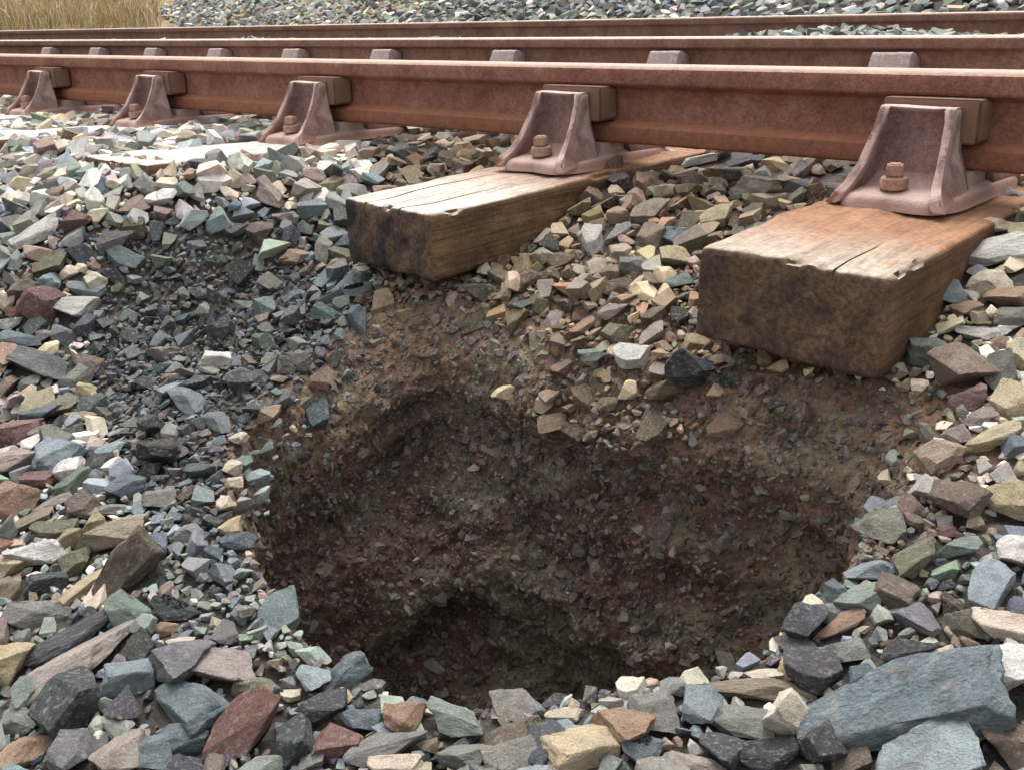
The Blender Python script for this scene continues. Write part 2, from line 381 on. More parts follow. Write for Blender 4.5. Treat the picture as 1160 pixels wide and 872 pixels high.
    o['label'] = 'ballast bed with a washed out hole in brown earth under the sleepers'
    return V, T, len(outer) * NT
GV, GT, GSPLIT = build_ground()

# ------------------------------------------------------------------ rails
def extrude_rail(name, prof, x0, x1, step, mat, y, z, label, cat='rail'):
    xs = np.arange(x0, x1 + step / 2, step); n = len(prof); V = []; F = []
    for x in xs: V += [(x, p[0], p[1]) for p in prof]
    for i in range(len(xs) - 1):
        for j in range(n): F.append((i * n + j, i * n + (j + 1) % n, (i + 1) * n + (j + 1) % n, (i + 1) * n + j))
    F.append(tuple(range(n - 1, -1, -1))); F.append(tuple((len(xs) - 1) * n + j for j in range(n)))
    me = mesh_from(name, V, F, 28); o = link(name, me, mat); o.location = (0, y, z)
    return tag(o, label, cat, 'rails')
half = [(.0, 0), (.018, -.0006), (.027, -.003), (.0325, -.0075), (.035, -.014), (.0352, -.033), (.033, -.0365), (.013, -.0455), (.0098, -.052), (.0095, -.075), (.0098, -.0975),
        (.013, -.1035), (.031, -.1105), (.0345, -.114), (.0348, -.134), (.032, -.1405), (.026, -.1446)]
bull = half + [(-a, b) for a, b in half[:0:-1]]
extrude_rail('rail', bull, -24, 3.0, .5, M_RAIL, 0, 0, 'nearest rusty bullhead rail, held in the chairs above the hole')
extrude_rail('rail', bull, -24, 3.0, .5, M_RAILB, GA, 0, 'second rusty rail, just behind the nearest one with pale jaws along it')
halff = [(0, 0), (.020, -.0006), (.029, -.003), (.034, -.009), (.0348, -.03), (.033, -.036), (.012, -.046), (.0085, -.055), (.0085, -.115), (.012, -.132), (.045, -.143), (.069, -.149), (.070, -.157), (.068, -.159)]
flat = halff + [(-a, b) for a, b in halff[:0:-1]]
extrude_rail('rail', flat, -30, 4.0, .5, M_RAILB, Y3, Z3, 'farthest rail, of the neighbouring track at the foot of the stone bank')

# ------------------------------------------------------------------ rail chairs
def loft(sections, closed=False):
    """sections: list of equal-length point lists"""
    bm = bmesh.new(); rows = [[bm.verts.new(p) for p in s] for s in sections]; n = len(sections[0])
    for a, b in zip(rows[:-1], rows[1:]):
        for j in range(n): bm.faces.new((a[j], a[(j + 1) % n], b[(j + 1) % n], b[j]))
    bm.faces.new(rows[0][::-1]); bm.faces.new(rows[-1])
    return bm
def jaw_mesh(name, outer=True):
    if outer:
        rib = [(-.069, .020), (-.069, .080), (-.069, .141), (-.094, .141), (-.103, .122), (-.118, .092), (-.138, .062), (-.160, .038), (-.183, .022), (-.188, .004)]
        pan = [(-.069, .020), (-.069, .080), (-.069, .141), (-.093, .141), (-.0835, .129), (-.084, .100), (-.087, .072), (-.094, .047), (-.112, .033), (-.140, .018)]
        st = [(-.0570, rib), (-.0565, rib), (-.0450, rib), (-.0405, pan), (.0, pan), (.0405, pan), (.0450, rib), (.0565, rib), (.0570, rib)]
    else:
        rib = [(.030, .020), (.0125, .085), (.014, .132), (.060, .145), (.076, .141), (.092, .110), (.112, .070), (.134, .044), (.160, .028), (.172, .016)]
        st = [(-.060, rib), (-.059, rib), (-.02, rib), (.02, rib), (.059, rib), (.060, rib)]
    secs = []
    for x, pr in st:
        row = []
        for y, z in pr:
            t = max(0.0, (.141 - z) / .125); row.append((x * (1 + .10 * t + .34 * t ** 3), y, z))
        secs.append(row)
    bm = loft(secs)
    bmesh.ops.recalc_face_normals(bm, faces=bm.faces)
    bmesh.ops.bevel(bm, geom=[e for e in bm.edges if len(e.link_faces) == 2 and e.calc_face_angle(0) > .5], offset=.0042, segments=2, profile=.5, affect='EDGES')
    bmesh.ops.triangulate(bm, faces=[f for f in bm.faces if len(f.verts) > 4])
    bmesh.ops.subdivide_edges(bm, edges=[e for e in bm.edges if e.calc_length() > .02], cuts=2, use_grid_fill=True)
    for v in bm.verts: v.co += Vector(mnoise.noise_vector(v.co * 45)) * .0011 + Vector(mnoise.noise_vector(v.co * 14)) * .0013
    return bm_mesh(name, bm, 42)
def base_mesh():
    pts = []
    hw, hl = .090, .178
    for k in range(40):
        a = 2 * math.pi * k / 40; c, s = math.cos(a), math.sin(a)
        e = .38; x = hw * math.copysign(abs(c) ** e, c); y = hl * math.copysign(abs(s) ** e, s)
        y += -.006 * math.copysign(1, y) * math.cos(x / hw * math.pi * 1.5)     # slightly scalloped ends
        pts.append((x, y))
    secs = []
    for sc, z in ((1.0, 0), (1.0, .009), (.985, .0145), (.955, .0195), (.80, .025), (.4, .030)): secs.append([(x * sc, y * sc, z) for x, y in pts])
    bm = loft(secs)
    v = [(-.07, -.05), (.07, -.05), (.07, .05), (-.07, .05)]
    bm2 = loft([[(x, y, .022) for x, y in v], [(x, y, .0445) for x, y in v]])
    me = bpy.data.meshes.new('t'); bm2.to_mesh(me); bm2.free(); bm.from_mesh(me); bpy.data.meshes.remove(me)
    for q in bm.verts: q.co += Vector(mnoise.noise_vector(q.co * 30)) * .0014
    return bm_mesh('base_plate', bm, 40)
def lathe_bm(prof, n=20):
    return loft([[(r * math.cos(2 * math.pi * k / n), r * math.sin(2 * math.pi * k / n), z) for k in range(n)] for r, z in prof])
def collar_mesh(): return bm_mesh('collar', lathe_bm([(.020, .0), (.0205, .011), (.019, .0155), (.015, .0175)], 22), 40)
def screw_mesh():
    bm = loft([[(s * x, s * y, z) for x, y in ((-1, -1), (1, -1), (1, 1), (-1, 1))] for s, z in ((.0122, .0), (.0122, .014), (.0095, .0185))])
    bmesh.ops.rotate(bm, verts=bm.verts, cent=(0, 0, 0), matrix=Matrix.Rotation(.35, 3, 'Z'))
    bmesh.ops.bevel(bm, geom=bm.edges[:], offset=.0022, segments=2, affect='EDGES')
    for v in bm.verts: v.co += Vector(mnoise.noise_vector(v.co * 90)) * .0008
    return bm_mesh('screw_head', bm, 40)
def key_mesh():
    # sprung steel key: a folded plate between jaw and web
    secs = []
    for x in (-.066, -.064, -.0, .079, .082):
        e = .003 if x in (-.066, .082) else 0
        k = -.003 * math.cos(x / .1)
        secs.append([(x, -.0665 + e + k, .088 + e), (x, -.0135 - e, .088 + e), (x, -.0125 - e, .1505 - e), (x, -.065 + e + k, .1515 - e)])
    bm = loft(secs); bmesh.ops.bevel(bm, geom=bm.edges[:], offset=.0022, segments=2, affect='EDGES')
    for v in bm.verts: v.co += Vector(mnoise.noise_vector(v.co * 60)) * .0007
    return bm_mesh('key', bm, 40)
ME = dict(base=base_mesh(), outer=jaw_mesh('outer_jaw', True), inner=jaw_mesh('inner_jaw', False), collar=collar_mesh(), screw=screw_mesh(), key=key_mesh())
def make_chair(full, mat):
    t = empty('rail_chair')
    b = link('base_plate', ME['base'].copy(), mat, t); b2 = link('inner_jaw', ME['inner'].copy(), mat, t); j = link('outer_jaw', ME['outer'].copy(), mat, t)
    link('key', ME['key'], M_KEY, t)
    for (x, y) in ((0, -.150),) if full else ():
        c = link('chair_screw', ME['screw'], M_SCREW, t); c.location = (x - .006, y + .012, .046); c.rotation_euler = (math.radians(4), 0, 0)
        k = link('collar', ME['collar'], M_SCREW, c); k.location = (0, 0, -.018)
    return t
def copy_tree(o, parent=None):
    c = o.copy(); COL.objects.link(c)
    if parent is not None: c.parent = parent
    for ch in list(o.children): copy_tree(ch, c)
    return c
CH_LABEL = ['nearest rusty rail chair, on the big sleeper end beside the pale stones', 'rusty rail chair on the sleeper end that overhangs the hole by the rust stain',
            'rusty rail chair at the head of the flush white sleeper, third along the nearest rail', 'rusty rail chair standing fourth along the nearest rail, half out of the ballast',
            'rusty rail chair at the edge of the picture, fifth and last along the nearest rail']
proto = make_chair(True, M_CHAIR)
for i in range(5):
    c = proto if i == 0 else copy_tree(proto)
    c.location = (SX[i] - .010, 0, ZS + .0005); tag(c, CH_LABEL[i], 'rail chair', 'chairs of the nearest rail')
ordn = ['first', 'second', 'third', 'fourth', 'fifth', 'sixth', 'seventh', 'eighth', 'ninth']
protob = make_chair(False, M_CHAIRB)
for k in range(9):
    c = protob if k == 0 else copy_tree(protob)
    c.location = (SX[k + 1], GA, ZS + .0005); c.rotation_euler = (0, 0, math.pi)
    tag(c, f'pale jawed rail chair on the second rail, {ordn[k]} one counted from the nearest sleeper', 'rail chair', 'chairs of the second rail')

# fastenings of the far rail
def clip_mesh():
    bm = loft([[(x, -.035, 0), (x, .03, 0), (x, .02, .045), (x, -.012, .055), (x, -.03, .04)] for x in (-.04, -.03, .03, .04)])
    bmesh.ops.bevel(bm, geom=bm.edges[:], offset=.004, segments=1, affect='EDGES')
    return bm_mesh('rail_clip', bm, 40)
CLIP = clip_mesh()
ordc = ordn + ['tenth', 'eleventh', 'twelfth', 'thirteenth', 'fourteenth', 'fifteenth', 'sixteenth', 'seventeenth']
for k in range(17):
    o = link('rail_clip', CLIP, M_CLIP); o.location = (-1.2 - .664 * k, Y3 - .075, Z3 - .157)
    tag(o, f'small dark clip on the farthest rail, {ordc[16 - k]} one from the dry grass', 'clip', 'clips of the farthest rail')

# ------------------------------------------------------------------ sleepers (y = 0 at the exposed end, z = 0 at the top)
def sleeper_mesh(seed, cracks, nx=56, ny=150, nz=22, W=.254, H=.127, L=2.6, worn=.004):
    ys = np.r_[np.linspace(0, .62, int(ny * .72)), np.linspace(.62, L, int(ny * .28) + 1)[1:]]
    xs = list(np.linspace(-W / 2, W / 2, nx))
    for (cx, slope, y1, wd, dp) in cracks: xs = [x for x in xs if abs(x - cx) > wd * 1.6] + [cx - wd, cx, cx + wd]
    xs = np.array(sorted(xs)); nx = len(xs); X0_ = xs; zs = np.linspace(-H, 0, nz)
    idx = {}; V = []
    def vid(i, j, k):
        if (i, j, k) not in idx: idx[(i, j, k)] = len(V); V.append((xs[i], ys[j], zs[k]))
        return idx[(i, j, k)]
    F = []
    X, Y, Z = nx - 1, len(ys) - 1, nz - 1
    for i in range(X):
        for j in range(Y):
            F.append((vid(i, j, Z), vid(i + 1, j, Z), vid(i + 1, j + 1, Z), vid(i, j + 1, Z)))
            if j < Y: F.append((vid(i, j, 0), vid(i, j + 1, 0), vid(i + 1, j + 1, 0), vid(i + 1, j, 0)))
        for k in range(Z):
            F.append((vid(i, 0, k), vid(i + 1, 0, k), vid(i + 1, 0, k + 1), vid(i, 0, k + 1)))
            F.append((vid(i, Y, k), vid(i, Y, k + 1), vid(i + 1, Y, k + 1), vid(i + 1, Y, k)))
    for j in range(Y):
        for k in range(Z):
            F.append((vid(0, j, k), vid(0, j, k + 1), vid(0, j + 1, k + 1), vid(0, j + 1, k)))
            F.append((vid(X, j, k), vid(X, j + 1, k), vid(X, j + 1, k + 1), vid(X, j, k + 1)))
    V = np.array(V); OX = V[:, 0].copy()
    # rounded, battered arrises
    r = .008
    q = np.stack([np.clip(V[:, 0], -W / 2 + r, W / 2 - r), np.maximum(V[:, 1], r), np.clip(V[:, 2], -H + r, -r)], -1)
    d = V - q; ln = np.linalg.norm(d, axis=1, keepdims=True); m = ln[:, 0] > r
    V[m] = (q + d / np.maximum(ln, 1e-9) * r)[m]
    n = np.where(ln > 1e-6, d / np.maximum(ln, 1e-9), 0)
    s = np.array([seed * 7.1, seed * 3.3, seed * 5.7])
    V = V + n * (fbm(V * [40, 6, 40] + s, 3) * .0020 + fbm(V * 9 + s, 2) * worn)[:, None]
    chip = np.clip(fbm(V * 24 + s + 9, 3) - .35, 0, 1)[:, None] * (np.abs(d) > .002).sum(1, keepdims=True).clip(1, 3).__sub__(1)
    V = V - n * chip * .014
    topm = V[:, 2] > -.02
    for (cx, slope, y1, wd, dp) in cracks:
        on = np.abs(OX - cx) < wd * .5
        g = smooth(y1, y1 * .55, V[:, 1]) * (.75 + .25 * vnoise(np.stack([V[:, 1] * 30, V[:, 1] * 0 + seed, V[:, 1] * 0], -1)))
        V[:, 2] -= np.where(topm & on, g * dp, 0)
        V[:, 1] += np.where(on & (V[:, 1] < .012) & ~topm, dp * .4 * smooth(-.04, -.0, V[:, 2]), 0)
        V[:, 0] += (slope * V[:, 1] * g + .004 * vnoise(np.stack([V[:, 1] * 14, V[:, 1] * 0 + seed, V[:, 1] * 0], -1)) * smooth(y1, 0, V[:, 1])) * np.exp(-((OX - cx) / .045) ** 2)
    return mesh_from('railway_sleeper', V, F, 50)
sl_label = ['nearest timber sleeper with its thick dark sawn end hanging over the hole', 'split timber sleeper end with bleached top and tan side jutting out over the hole',
            'white bleached sleeper lying flush with the stones, its top end exposed above the hole', 'white bleached sleeper end sunk in pale stones, fourth one along the rail',
            'sleeper buried to its top in pale ballast at the edge of the picture']
sleepers = []
poses = [dict(ov=.5195, z=-.1925, yaw=.035, roll=math.radians(2.4)), dict(ov=.513, z=-.206, yaw=-.105, roll=.0), dict(ov=.615, z=-.170, yaw=.03, roll=0), dict(ov=.60, z=-.168, yaw=0, roll=0), dict(ov=.56, z=-.168, yaw=0, roll=0)]
M_ = {}
M_[0] = sleeper_mesh(1, [(.055, .05, .17, .0016, .008)], H=.127)
M_[1] = sleeper_mesh(2, [(-.060, .03, .36, .0030, .022), (.045, .04, .26, .002, .012), (-.01, .0, .16, .0018, .009)], H=.116)
M_[2] = sleeper_mesh(3, [(.02, .0, .3, .0025, .012)], nx=40, ny=90, nz=14)
for i in range(5):
    me = M_[min(i, 2)]
    o = link('railway_sleeper', me, (M_WOOD, M_WOOD2, M_WOOD3)[i] if i < 3 else None)
    if i < 5:
        p = poses[i]; tag(o, sl_label[i], 'sleeper', 'timber sleepers')
    else:
        p = dict(ov=.53, z=-.20, yaw=0, roll=0); tag(o, 'timber sleeper half hidden behind the nearest rail', 'sleeper', 'timber sleepers')
    zc = ZS
    pitch = math.atan2(zc - .0 - p['z'], p['ov'] - .15) if i < 5 else 0
    # pivot at the end face centre
    o.rotation_euler = (pitch * .8, p['roll'], p['yaw'])
    o.location = (SX[i] + p['ov'] * math.sin(p['yaw']), -p['ov'] * math.cos(p['yaw']), p['z'])

# ------------------------------------------------------------------ stones: shapes
def stone_bm(seed, cuts, style):
    r = random.Random(seed); bm = bmesh.new(); bmesh.ops.create_cube(bm, size=2.0)
    for k in range(cuts):
        n = Vector((r.gauss(0, 1), r.gauss(0, 1), r.gauss(0, .8))).normalized()
        m = max(abs(n.x), abs(n.y), abs(n.z)); s = abs(n.x) + abs(n.y) + abs(n.z)
        d = r.uniform(.50, .80) * (m * .35 + s * .45)
        res = bmesh.ops.bisect_plane(bm, geom=bm.verts[:] + bm.edges[:] + bm.faces[:], plane_co=n * d, plane_no=n, clear_outer=True)
        ed = [e for e in res['geom_cut'] if isinstance(e, bmesh.types.BMEdge)]
        if ed:
            try: bmesh.ops.contextual_create(bm, geom=ed)
            except Exception: pass
    bmesh.ops.remove_doubles(bm, verts=bm.verts, dist=.05)
    bmesh.ops.dissolve_degenerate(bm, edges=bm.edges, dist=.02)
    h = bmesh.ops.convex_hull(bm, input=bm.verts[:])
    bmesh.ops.delete(bm, geom=[v for v in bm.verts if not v.link_faces], context='VERTS')
    bmesh.ops.dissolve_limit(bm, angle_limit=.10, verts=bm.verts[:], edges=bm.edges[:])
    return bm
def unit(me):
    n = len(me.vertices); co = np.empty(n * 3, np.float32); me.vertices.foreach_get('co', co); co = co.reshape(-1, 3)
    lo, hi = co.min(0), co.max(0); co = (co - (lo + hi) / 2) / ((hi - lo) / 2); me.vertices.foreach_set('co', co.ravel()); me.update(); return me
def stone_hi(seed):
    bm = stone_bm(seed, 9 + seed % 6, 0)
    bmesh.ops.bevel(bm, geom=bm.edges[:], offset=.055, segments=2, profile=.55, affect='EDGES', clamp_overlap=True)
    bmesh.ops.triangulate(bm, faces=bm.faces[:])
    for _ in range(3):
        le = [e for e in bm.edges if e.calc_length() > .20]
        if le: bmesh.ops.subdivide_edges(bm, edges=le, cuts=1); bmesh.ops.triangulate(bm, faces=[f for f in bm.faces if len(f.verts) > 3])
    s = Vector((seed * 3.7, seed * 1.3, seed * 7.9))
    bm.normal_update()
    for v in bm.verts:
        p = v.co
        d = mnoise.fractal(p * 1.6 + s, 1.0, 2.0, 4) * .075 + mnoise.fractal(p * 6 + s, .9, 2.1, 3) * .022
        rd = 1 - abs(mnoise.noise(p * 2.6 + s * 2)); d -= max(0, rd - .84) * .16      # chipped grooves
        v.co = p + v.normal * d
    me = bm_mesh('ballast_stone', bm, 30); unit(me); me.materials.append(M_STONE); return me
def stone_lo(seed, bev):
    bm = stone_bm(seed, 7 + seed % 5, 0)
    if bev: bmesh.ops.bevel(bm, geom=bm.edges[:], offset=.07, segments=1, affect='EDGES', clamp_overlap=True)
    bmesh.ops.triangulate(bm, faces=bm.faces[:])
    s = Vector((seed * 2.7, seed * 5.3, seed))
    for v in bm.verts: v.co += Vector(mnoise.noise_vector(v.co * 1.7 + s)) * .10
    bmesh.ops.recalc_face_normals(bm, faces=bm.faces)
    me = bpy.data.meshes.new('t'); bm.to_mesh(me); bm.free(); unit(me)
    n = len(me.vertices); co = np.empty(n * 3, np.float32); me.vertices.foreach_get('co', co)
    T = np.array([p.vertices[:] for p in me.polygons], np.int32); bpy.data.meshes.remove(me)
    return co.reshape(-1, 3), T
HI = [stone_hi(100 + k) for k in range(34)]
HIUSE = list(range(34))
MID = [stone_lo(300 + k, True) for k in range(24)]
LOW = [stone_lo(500 + k, False) for k in range(16)]

COLS = {  # colour code: (phrase, sRGB)
    'bg': ('blue-grey', (.43, .50, .54)), 'bl': ('pale blue', (.56, .64, .68)), 'gn': ('green-grey', (.55, .60, .55)), 'gy': ('grey', (.55, .55, .52)), 'dk': ('dark slate', (.29, .31, .33)),
    'rd': ('dusky red', (.56, .36, .33)), 'pk': ('pinkish grey', (.68, .60, .55)), 'or': ('orange-tan', (.72, .55, .42)), 'cr': ('cream', (.91, .83, .69)), 'ye': ('yellowish', (.81, .71, .50)),
    'wh': ('whitish', (.88, .86, .82)), 'br': ('brown', (.47, .39, .32)), 'ol': ('olive', (.50, .48, .37)), 'pu': ('purplish grey', (.49, .48, .50)), 'tn': ('tan', (.64, .55, .44))}
# catalogue of stones seen in the photograph: picture position, apparent width and height, turn, colour
CAT = """10 747 50 50 0 ye;85 752 135 50 25 pk;84 790 66 76 35 dk;148 762 55 46 10 bl;200 750 75 58 -10 pu;218 800 105 60 -18 bg;207 838 56 32 -10 bg;176 850 40 42 0 bg;86 852 46 46 0 pu;
137 852 56 50 0 pk;28 850 65 36 25 or;25 815 40 30 0 gn;35 785 30 40 0 gn;78 726 92 26 24 dk;42 690 66 38 0 gy;200 690 56 28 -18 dk;190 712 28 15 0 or;205 727 30 15 0 cr;
260 757 60 45 0 pk;290 775 46 28 0 ol;278 826 84 44 58 rd;333 835 44 56 20 dk;365 802 52 36 0 dk;355 766 46 32 -30 bl;410 812 50 28 -10 bg;382 836 60 44 0 rd;460 812 40 40 0 or;440 846 80 34 8 gy;
450 864 52 36 0 cr;305 865 62 28 10 gn;355 860 30 30 0 gy;330 787 20 13 0 cr;518 815 64 38 -15 gn;516 845 60 15 25 dk;525 857 56 38 0 gy;582 832 70 46 20 br;618 842 56 50 30 dk;652 846 76 56 15 ye;
698 822 70 52 -20 or;640 810 38 20 0 cr;765 778 30 22 0 gy;740 806 46 48 0 gy;800 800 46 46 0 bl;835 815 78 40 -18 gy;865 778 100 28 -8 tn;893 817 62 42 -60 cr;822 850 50 40 -10 dk;870 856 60 36 0 dk;
785 862 62 30 -10 pk;730 847 42 42 0 bg;900 755 34 25 0 ye;865 763 36 14 0 cr;915 705 44 34 65 dk;940 690 32 26 0 gy;1040 800 215 125 8 bg;1045 866 108 80 0 bl;1126 762 72 66 -20 wh;950 708 58 22 18 or;
955 736 50 32 0 gy;1040 695 56 34 -45 pu;1065 745 36 25 10 cr;1030 738 50 36 0 dk;1143 705 64 48 -15 cr;935 845 46 44 60 dk;962 862 42 36 0 br;922 757 52 50 0 dk;1146 842 52 60 0 br;
985 645 46 28 -10 bl;975 678 52 36 0 gn;1038 627 62 34 20 ol;1120 660 68 40 35 bl;1013 667 44 40 -30 br;1085 620 42 26 0 gn;1150 568 52 60 0 ye;1155 625 40 40 0 wh;1073 602 20 14 0 rd;1090 562 54 56 50 br;
1120 286 86 38 -3 wh;1125 255 42 20 0 cr;1125 322 42 34 -30 cr;1146 337 46 28 0 or;1078 334 32 32 30 bl;1048 348 26 30 0 cr;1118 375 54 25 -10 wh;1150 360 40 26 0 gy;1094 350 25 26 0 or;
1095 415 52 58 20 tn;1056 395 46 42 0 gn;1132 425 42 27 85 gy;1146 455 52 46 30 ye;1110 475 32 22 0 pk;1122 496 60 29 12 ye;1083 492 27 27 0 pk;1148 502 30 30 0 bg;
68 520 48 40 -10 bl;24 524 46 32 0 pk;48 542 36 25 0 rd;20 565 52 46 0 or;36 590 42 17 10 tn;62 600 46 19 0 ol;8 606 22 30 -60 gn;45 625 52 38 0 wh;12 640 36 36 -20 ye;88 633 36 34 30 ol;98 662 54 20 35 ye;
55 656 42 26 10 dk;125 608 76 38 5 tn;153 645 84 46 70 br;143 552 36 30 0 bg;180 565 36 23 0 gy;95 575 42 28 -20 br;60 570 42 15 15 pk;122 577 52 14 5 gy;52 345 44 36 70 rd;88 348 42 27 10 wh;8 342 18 18 0 cr;
20 351 24 15 10 or;12 366 26 16 15 wh;20 385 52 18 -5 bl;10 402 36 30 -20 or;48 415 64 32 -8 pu;100 441 22 20 0 ye;72 460 34 30 -40 ol;20 488 52 32 -10 rd;35 435 22 18 0 gy;45 470 46 25 0 bg;100 410 42 22 -15 br;
88 248 36 24 0 rd;45 265 52 22 30 wh;132 272 36 25 25 pu;100 325 36 22 0 bl;110 317 22 25 0 cr;60 298 30 28 0 ol;140 292 40 22 -20 bg;305 222 42 24 -20 pk;321 246 22 20 0 pk;292 262 30 28 0 br;336 290 28 22 0 or;366 285 32 16 80 gy;
247 407 34 24 0 wh;305 470 26 22 0 or;270 497 20 18 0 cr;264 530 18 17 0 cr;266 546 18 12 0 cr;256 572 16 20 0 cr;262 596 24 24 0 ye;215 452 52 24 -30 bg;250 478 46 20 -30 bg;185 400 34 22 0 pk;
695 200 38 18 -75 tn;733 208 28 26 0 or;763 265 30 27 0 bl;785 208 42 24 28 br;811 246 30 27 35 ye;768 293 29 27 0 ye;722 300 36 28 0 gy;735 240 38 25 25 tn;738 267 36 28 35 tn;673 277 32 23 70 wh;700 266 32 18 25 gy;767 320 33 19 0 gn;
866 218 54 34 -30 pk;830 205 40 28 0 br;697 352 30 19 0 pk;660 370 36 19 32 or;700 378 32 30 0 ol;739 380 30 22 0 pk;714 404 36 24 -20 wh;672 403 26 18 0 gn;783 420 34 46 80 dk;742 358 26 24 0 br;815 240 22 20 0 cr;
845 185 38 16 0 dk;790 182 40 12 5 wh;900 215 26 20 0 gy;705 175 30 10 5 tn;455 175 30 20 0 gy;430 168 24 18 0 dk;505 160 22 16 0 tn;1105 205 34 24 0 tn;1117 220 24 20 0 ye;1145 225 30 20 0 gy"""
cat = [(float(a[0]), float(a[1]), float(a[2]), float(a[3]), float(a[4]), a[5]) for a in (q.split() for q in CAT.replace('\n', '').split(';'))]

def ground_normal(x, y):
    e = .02
    n = np.array([-(base_z(x + e, y) - base_z(x - e, y)) / (2 * e), -(base_z(x, y + e) - base_z(x, y - e)) / (2 * e), 1.0]); return n / np.linalg.norm(n)
stones = []      # dict(pos, R(3x3), half(3), rgb, code, area, cat)
grid = {}
CELL = .05
def near_free(x, y, r, f=1.0):
    R = int((r + .11) / CELL) + 1; i, j = int(x // CELL), int(y // CELL)
    for a in range(i - R, i + R + 1):
        for b in range(j - R, j + R + 1):
            for (u, v, q) in grid.get((a, b), ()):
                if (u - x) ** 2 + (v - y) ** 2 < ((r + q) * f) ** 2: return False
    return True
def put(x, y, r): grid.setdefault((int(x // CELL), int(y // CELL)), []).append((x, y, r))
def jitter(c, amt=.06):
    c = np.array(c); c = (c + (c.mean() - c) * .36) * .98; k = rng.normal(0, amt); return np.clip(np.array(c) + k + rng.normal(0, amt * .25, 3), .05, .95)
for (px, py, w_, h_, ang, code) in cat:
    w_ *= 1.14; h_ *= 1.18; q = hit_base(px, py + h_ * .16); n = ground_normal(q[0], q[1]); d = ray(px, py); dist = float((q - CAM) @ MR[:, 1]); sc = FPX / dist
    dn = d / np.linalg.norm(d); sa = max(.25, -float(dn @ n)); ca = math.sqrt(1 - sa * sa)
    xr = MR[:, 0] - n * (MR[:, 0] @ n); xr /= np.linalg.norm(xr); yr = np.cross(n, xr)
    W_, H_ = w_ / sc, h_ / sc
    steep = abs(ang) > 50
    if steep:      # long stone pointing away/upright
        a = math.radians(ang); lx = W_ * .95; ly = H_; lz = H_ * .8
        up = -dn + n * .4
        xw = MR[:, 0] * math.cos(a) + MR[:, 2] * math.sin(a) * .9 + MR[:, 1] * abs(math.sin(a)) * .55
        xw = xw / np.linalg.norm(xw); zw = n * .6 - dn * .6; zw = zw - xw * (zw @ xw); zw /= np.linalg.norm(zw); yw = np.cross(zw, xw)
    else:
        rz = .62; ly = H_ / (sa + rz * ca); lz = max(ly * rz, .30 * min(W_, ly)); lx = W_
        a = math.radians(ang) ; a2 = math.atan2(math.sin(a) / max(sa, .35), math.cos(a))
        xw = xr * math.cos(a2) + yr * math.sin(a2); zw = n + .10 * rng.normal(0, 1, 3); zw = zw - xw * (zw @ xw); zw /= np.linalg.norm(zw); yw = np.cross(zw, xw)
    pos = q + n * lz * (.30 if not steep else .36)
    stones.append(dict(pos=pos, R=np.stack([xw, yw, zw], 1), half=np.array([lx, ly, lz]) / 2 * 1.08, rgb=jitter(COLS[code][1], .02), code=code, area=w_ * h_ * 3, cat=True, px=px, py=py))
    rr_ = .36 * math.sqrt(lx * ly)
    put(q[0], q[1], rr_)
    if lx > 1.6 * ly and not steep:
        for s in (-.3, .3): put(q[0] + xw[0] * lx * s, q[1] + xw[1] * lx * s, ly * .36)
NCAT = len(stones)

# ------------------------------------------------------------------ stones: the rest of the bed
FINE_DARK = [(105, 315), (150, 268), (250, 255), (330, 300), (385, 330), (420, 350), (375, 400), (335, 440), (290, 480), (265, 500), (262, 600), (235, 610), (165, 560), (112, 490), (98, 400)]
FINE_PALE = [(165, 545), (265, 520), (262, 600), (305, 690), (350, 742), (440, 800), (380, 790), (300, 740), (215, 720), (185, 640)]
SOILY = [(380, 330), (520, 330), (600, 400), (670, 452), (800, 455), (1000, 440), (1080, 480), (1060, 550), (1010, 600), (960, 660), (1100, 600), (1110, 520), (1080, 440), (760, 450), (640, 440), (575, 362), (500, 326)]
def pal(s):
    a = s.split(); return [t.split(':')[0] for t in a], np.cumsum([float(t.split(':')[1]) for t in a])
PAL = dict(left=pal('wh:2.5 cr:3 pk:1.2 bl:1.5 gy:4 gn:3.5 rd:.2 or:.9 pu:.4 tn:3 bg:4 dk:2'), bottom=pal('bg:6 dk:4 gy:4 gn:3 pu:.7 br:2 tn:1.5 cr:.8 pk:.4 ol:1.5'), mid=pal('tn:5 br:5 gy:3 pk:1.2 cr:1 gn:.7 dk:1 or:.8 ol:1'),
           right=pal('cr:4 tn:4 wh:3 gy:1.5 gn:1.5 pk:1 ye:1.5'), dark=pal('dk:6 gy:2 bg:4 gn:2 br:1'), pale=pal('gn:5 gy:5 bg:3 bl:1 tn:1 wh:.5'), soil=pal('br:6 tn:2 gy:2 dk:1'), bank=pal('gn:6 wh:1.6 gy:5 cr:1 bg:2 dk:1'), upper=pal('wh:5 cr:4 pk:2.5 bl:1 gn:2.5 gy:3 tn:2'))
def pick(p):
    codes, cs = PAL[p]; return codes[int(np.searchsorted(cs, rng.uniform(0, cs[-1])))]
def zones(u, v, y):
    z = np.full(len(u), 'bottom', dtype='U8')
    for m, n in (((u < 260) & (v < 700), 'left'), ((u > 430) & (v < 480), 'mid'), ((u > 1000) & (v < 560), 'right'), ((v < 235) & (u < 420), 'upper'),
                 (inpoly(u, v, SOILY), 'soil'), (inpoly(u, v, FINE_PALE), 'pale'), (inpoly(u, v, FINE_DARK), 'dark'), (y > 2, 'bank')): z[m] = n
    return z
SIZE = dict(left=(.034, .056), bottom=(.028, .050), mid=(.026, .048), right=(.030, .054), dark=(.012, .036), pale=(.010, .032), soil=(.008, .022), bank=(.04, .065), upper=(.032, .055))
sl_boxes = [(SX[i], poses[i]['ov']) for i in range(5)]
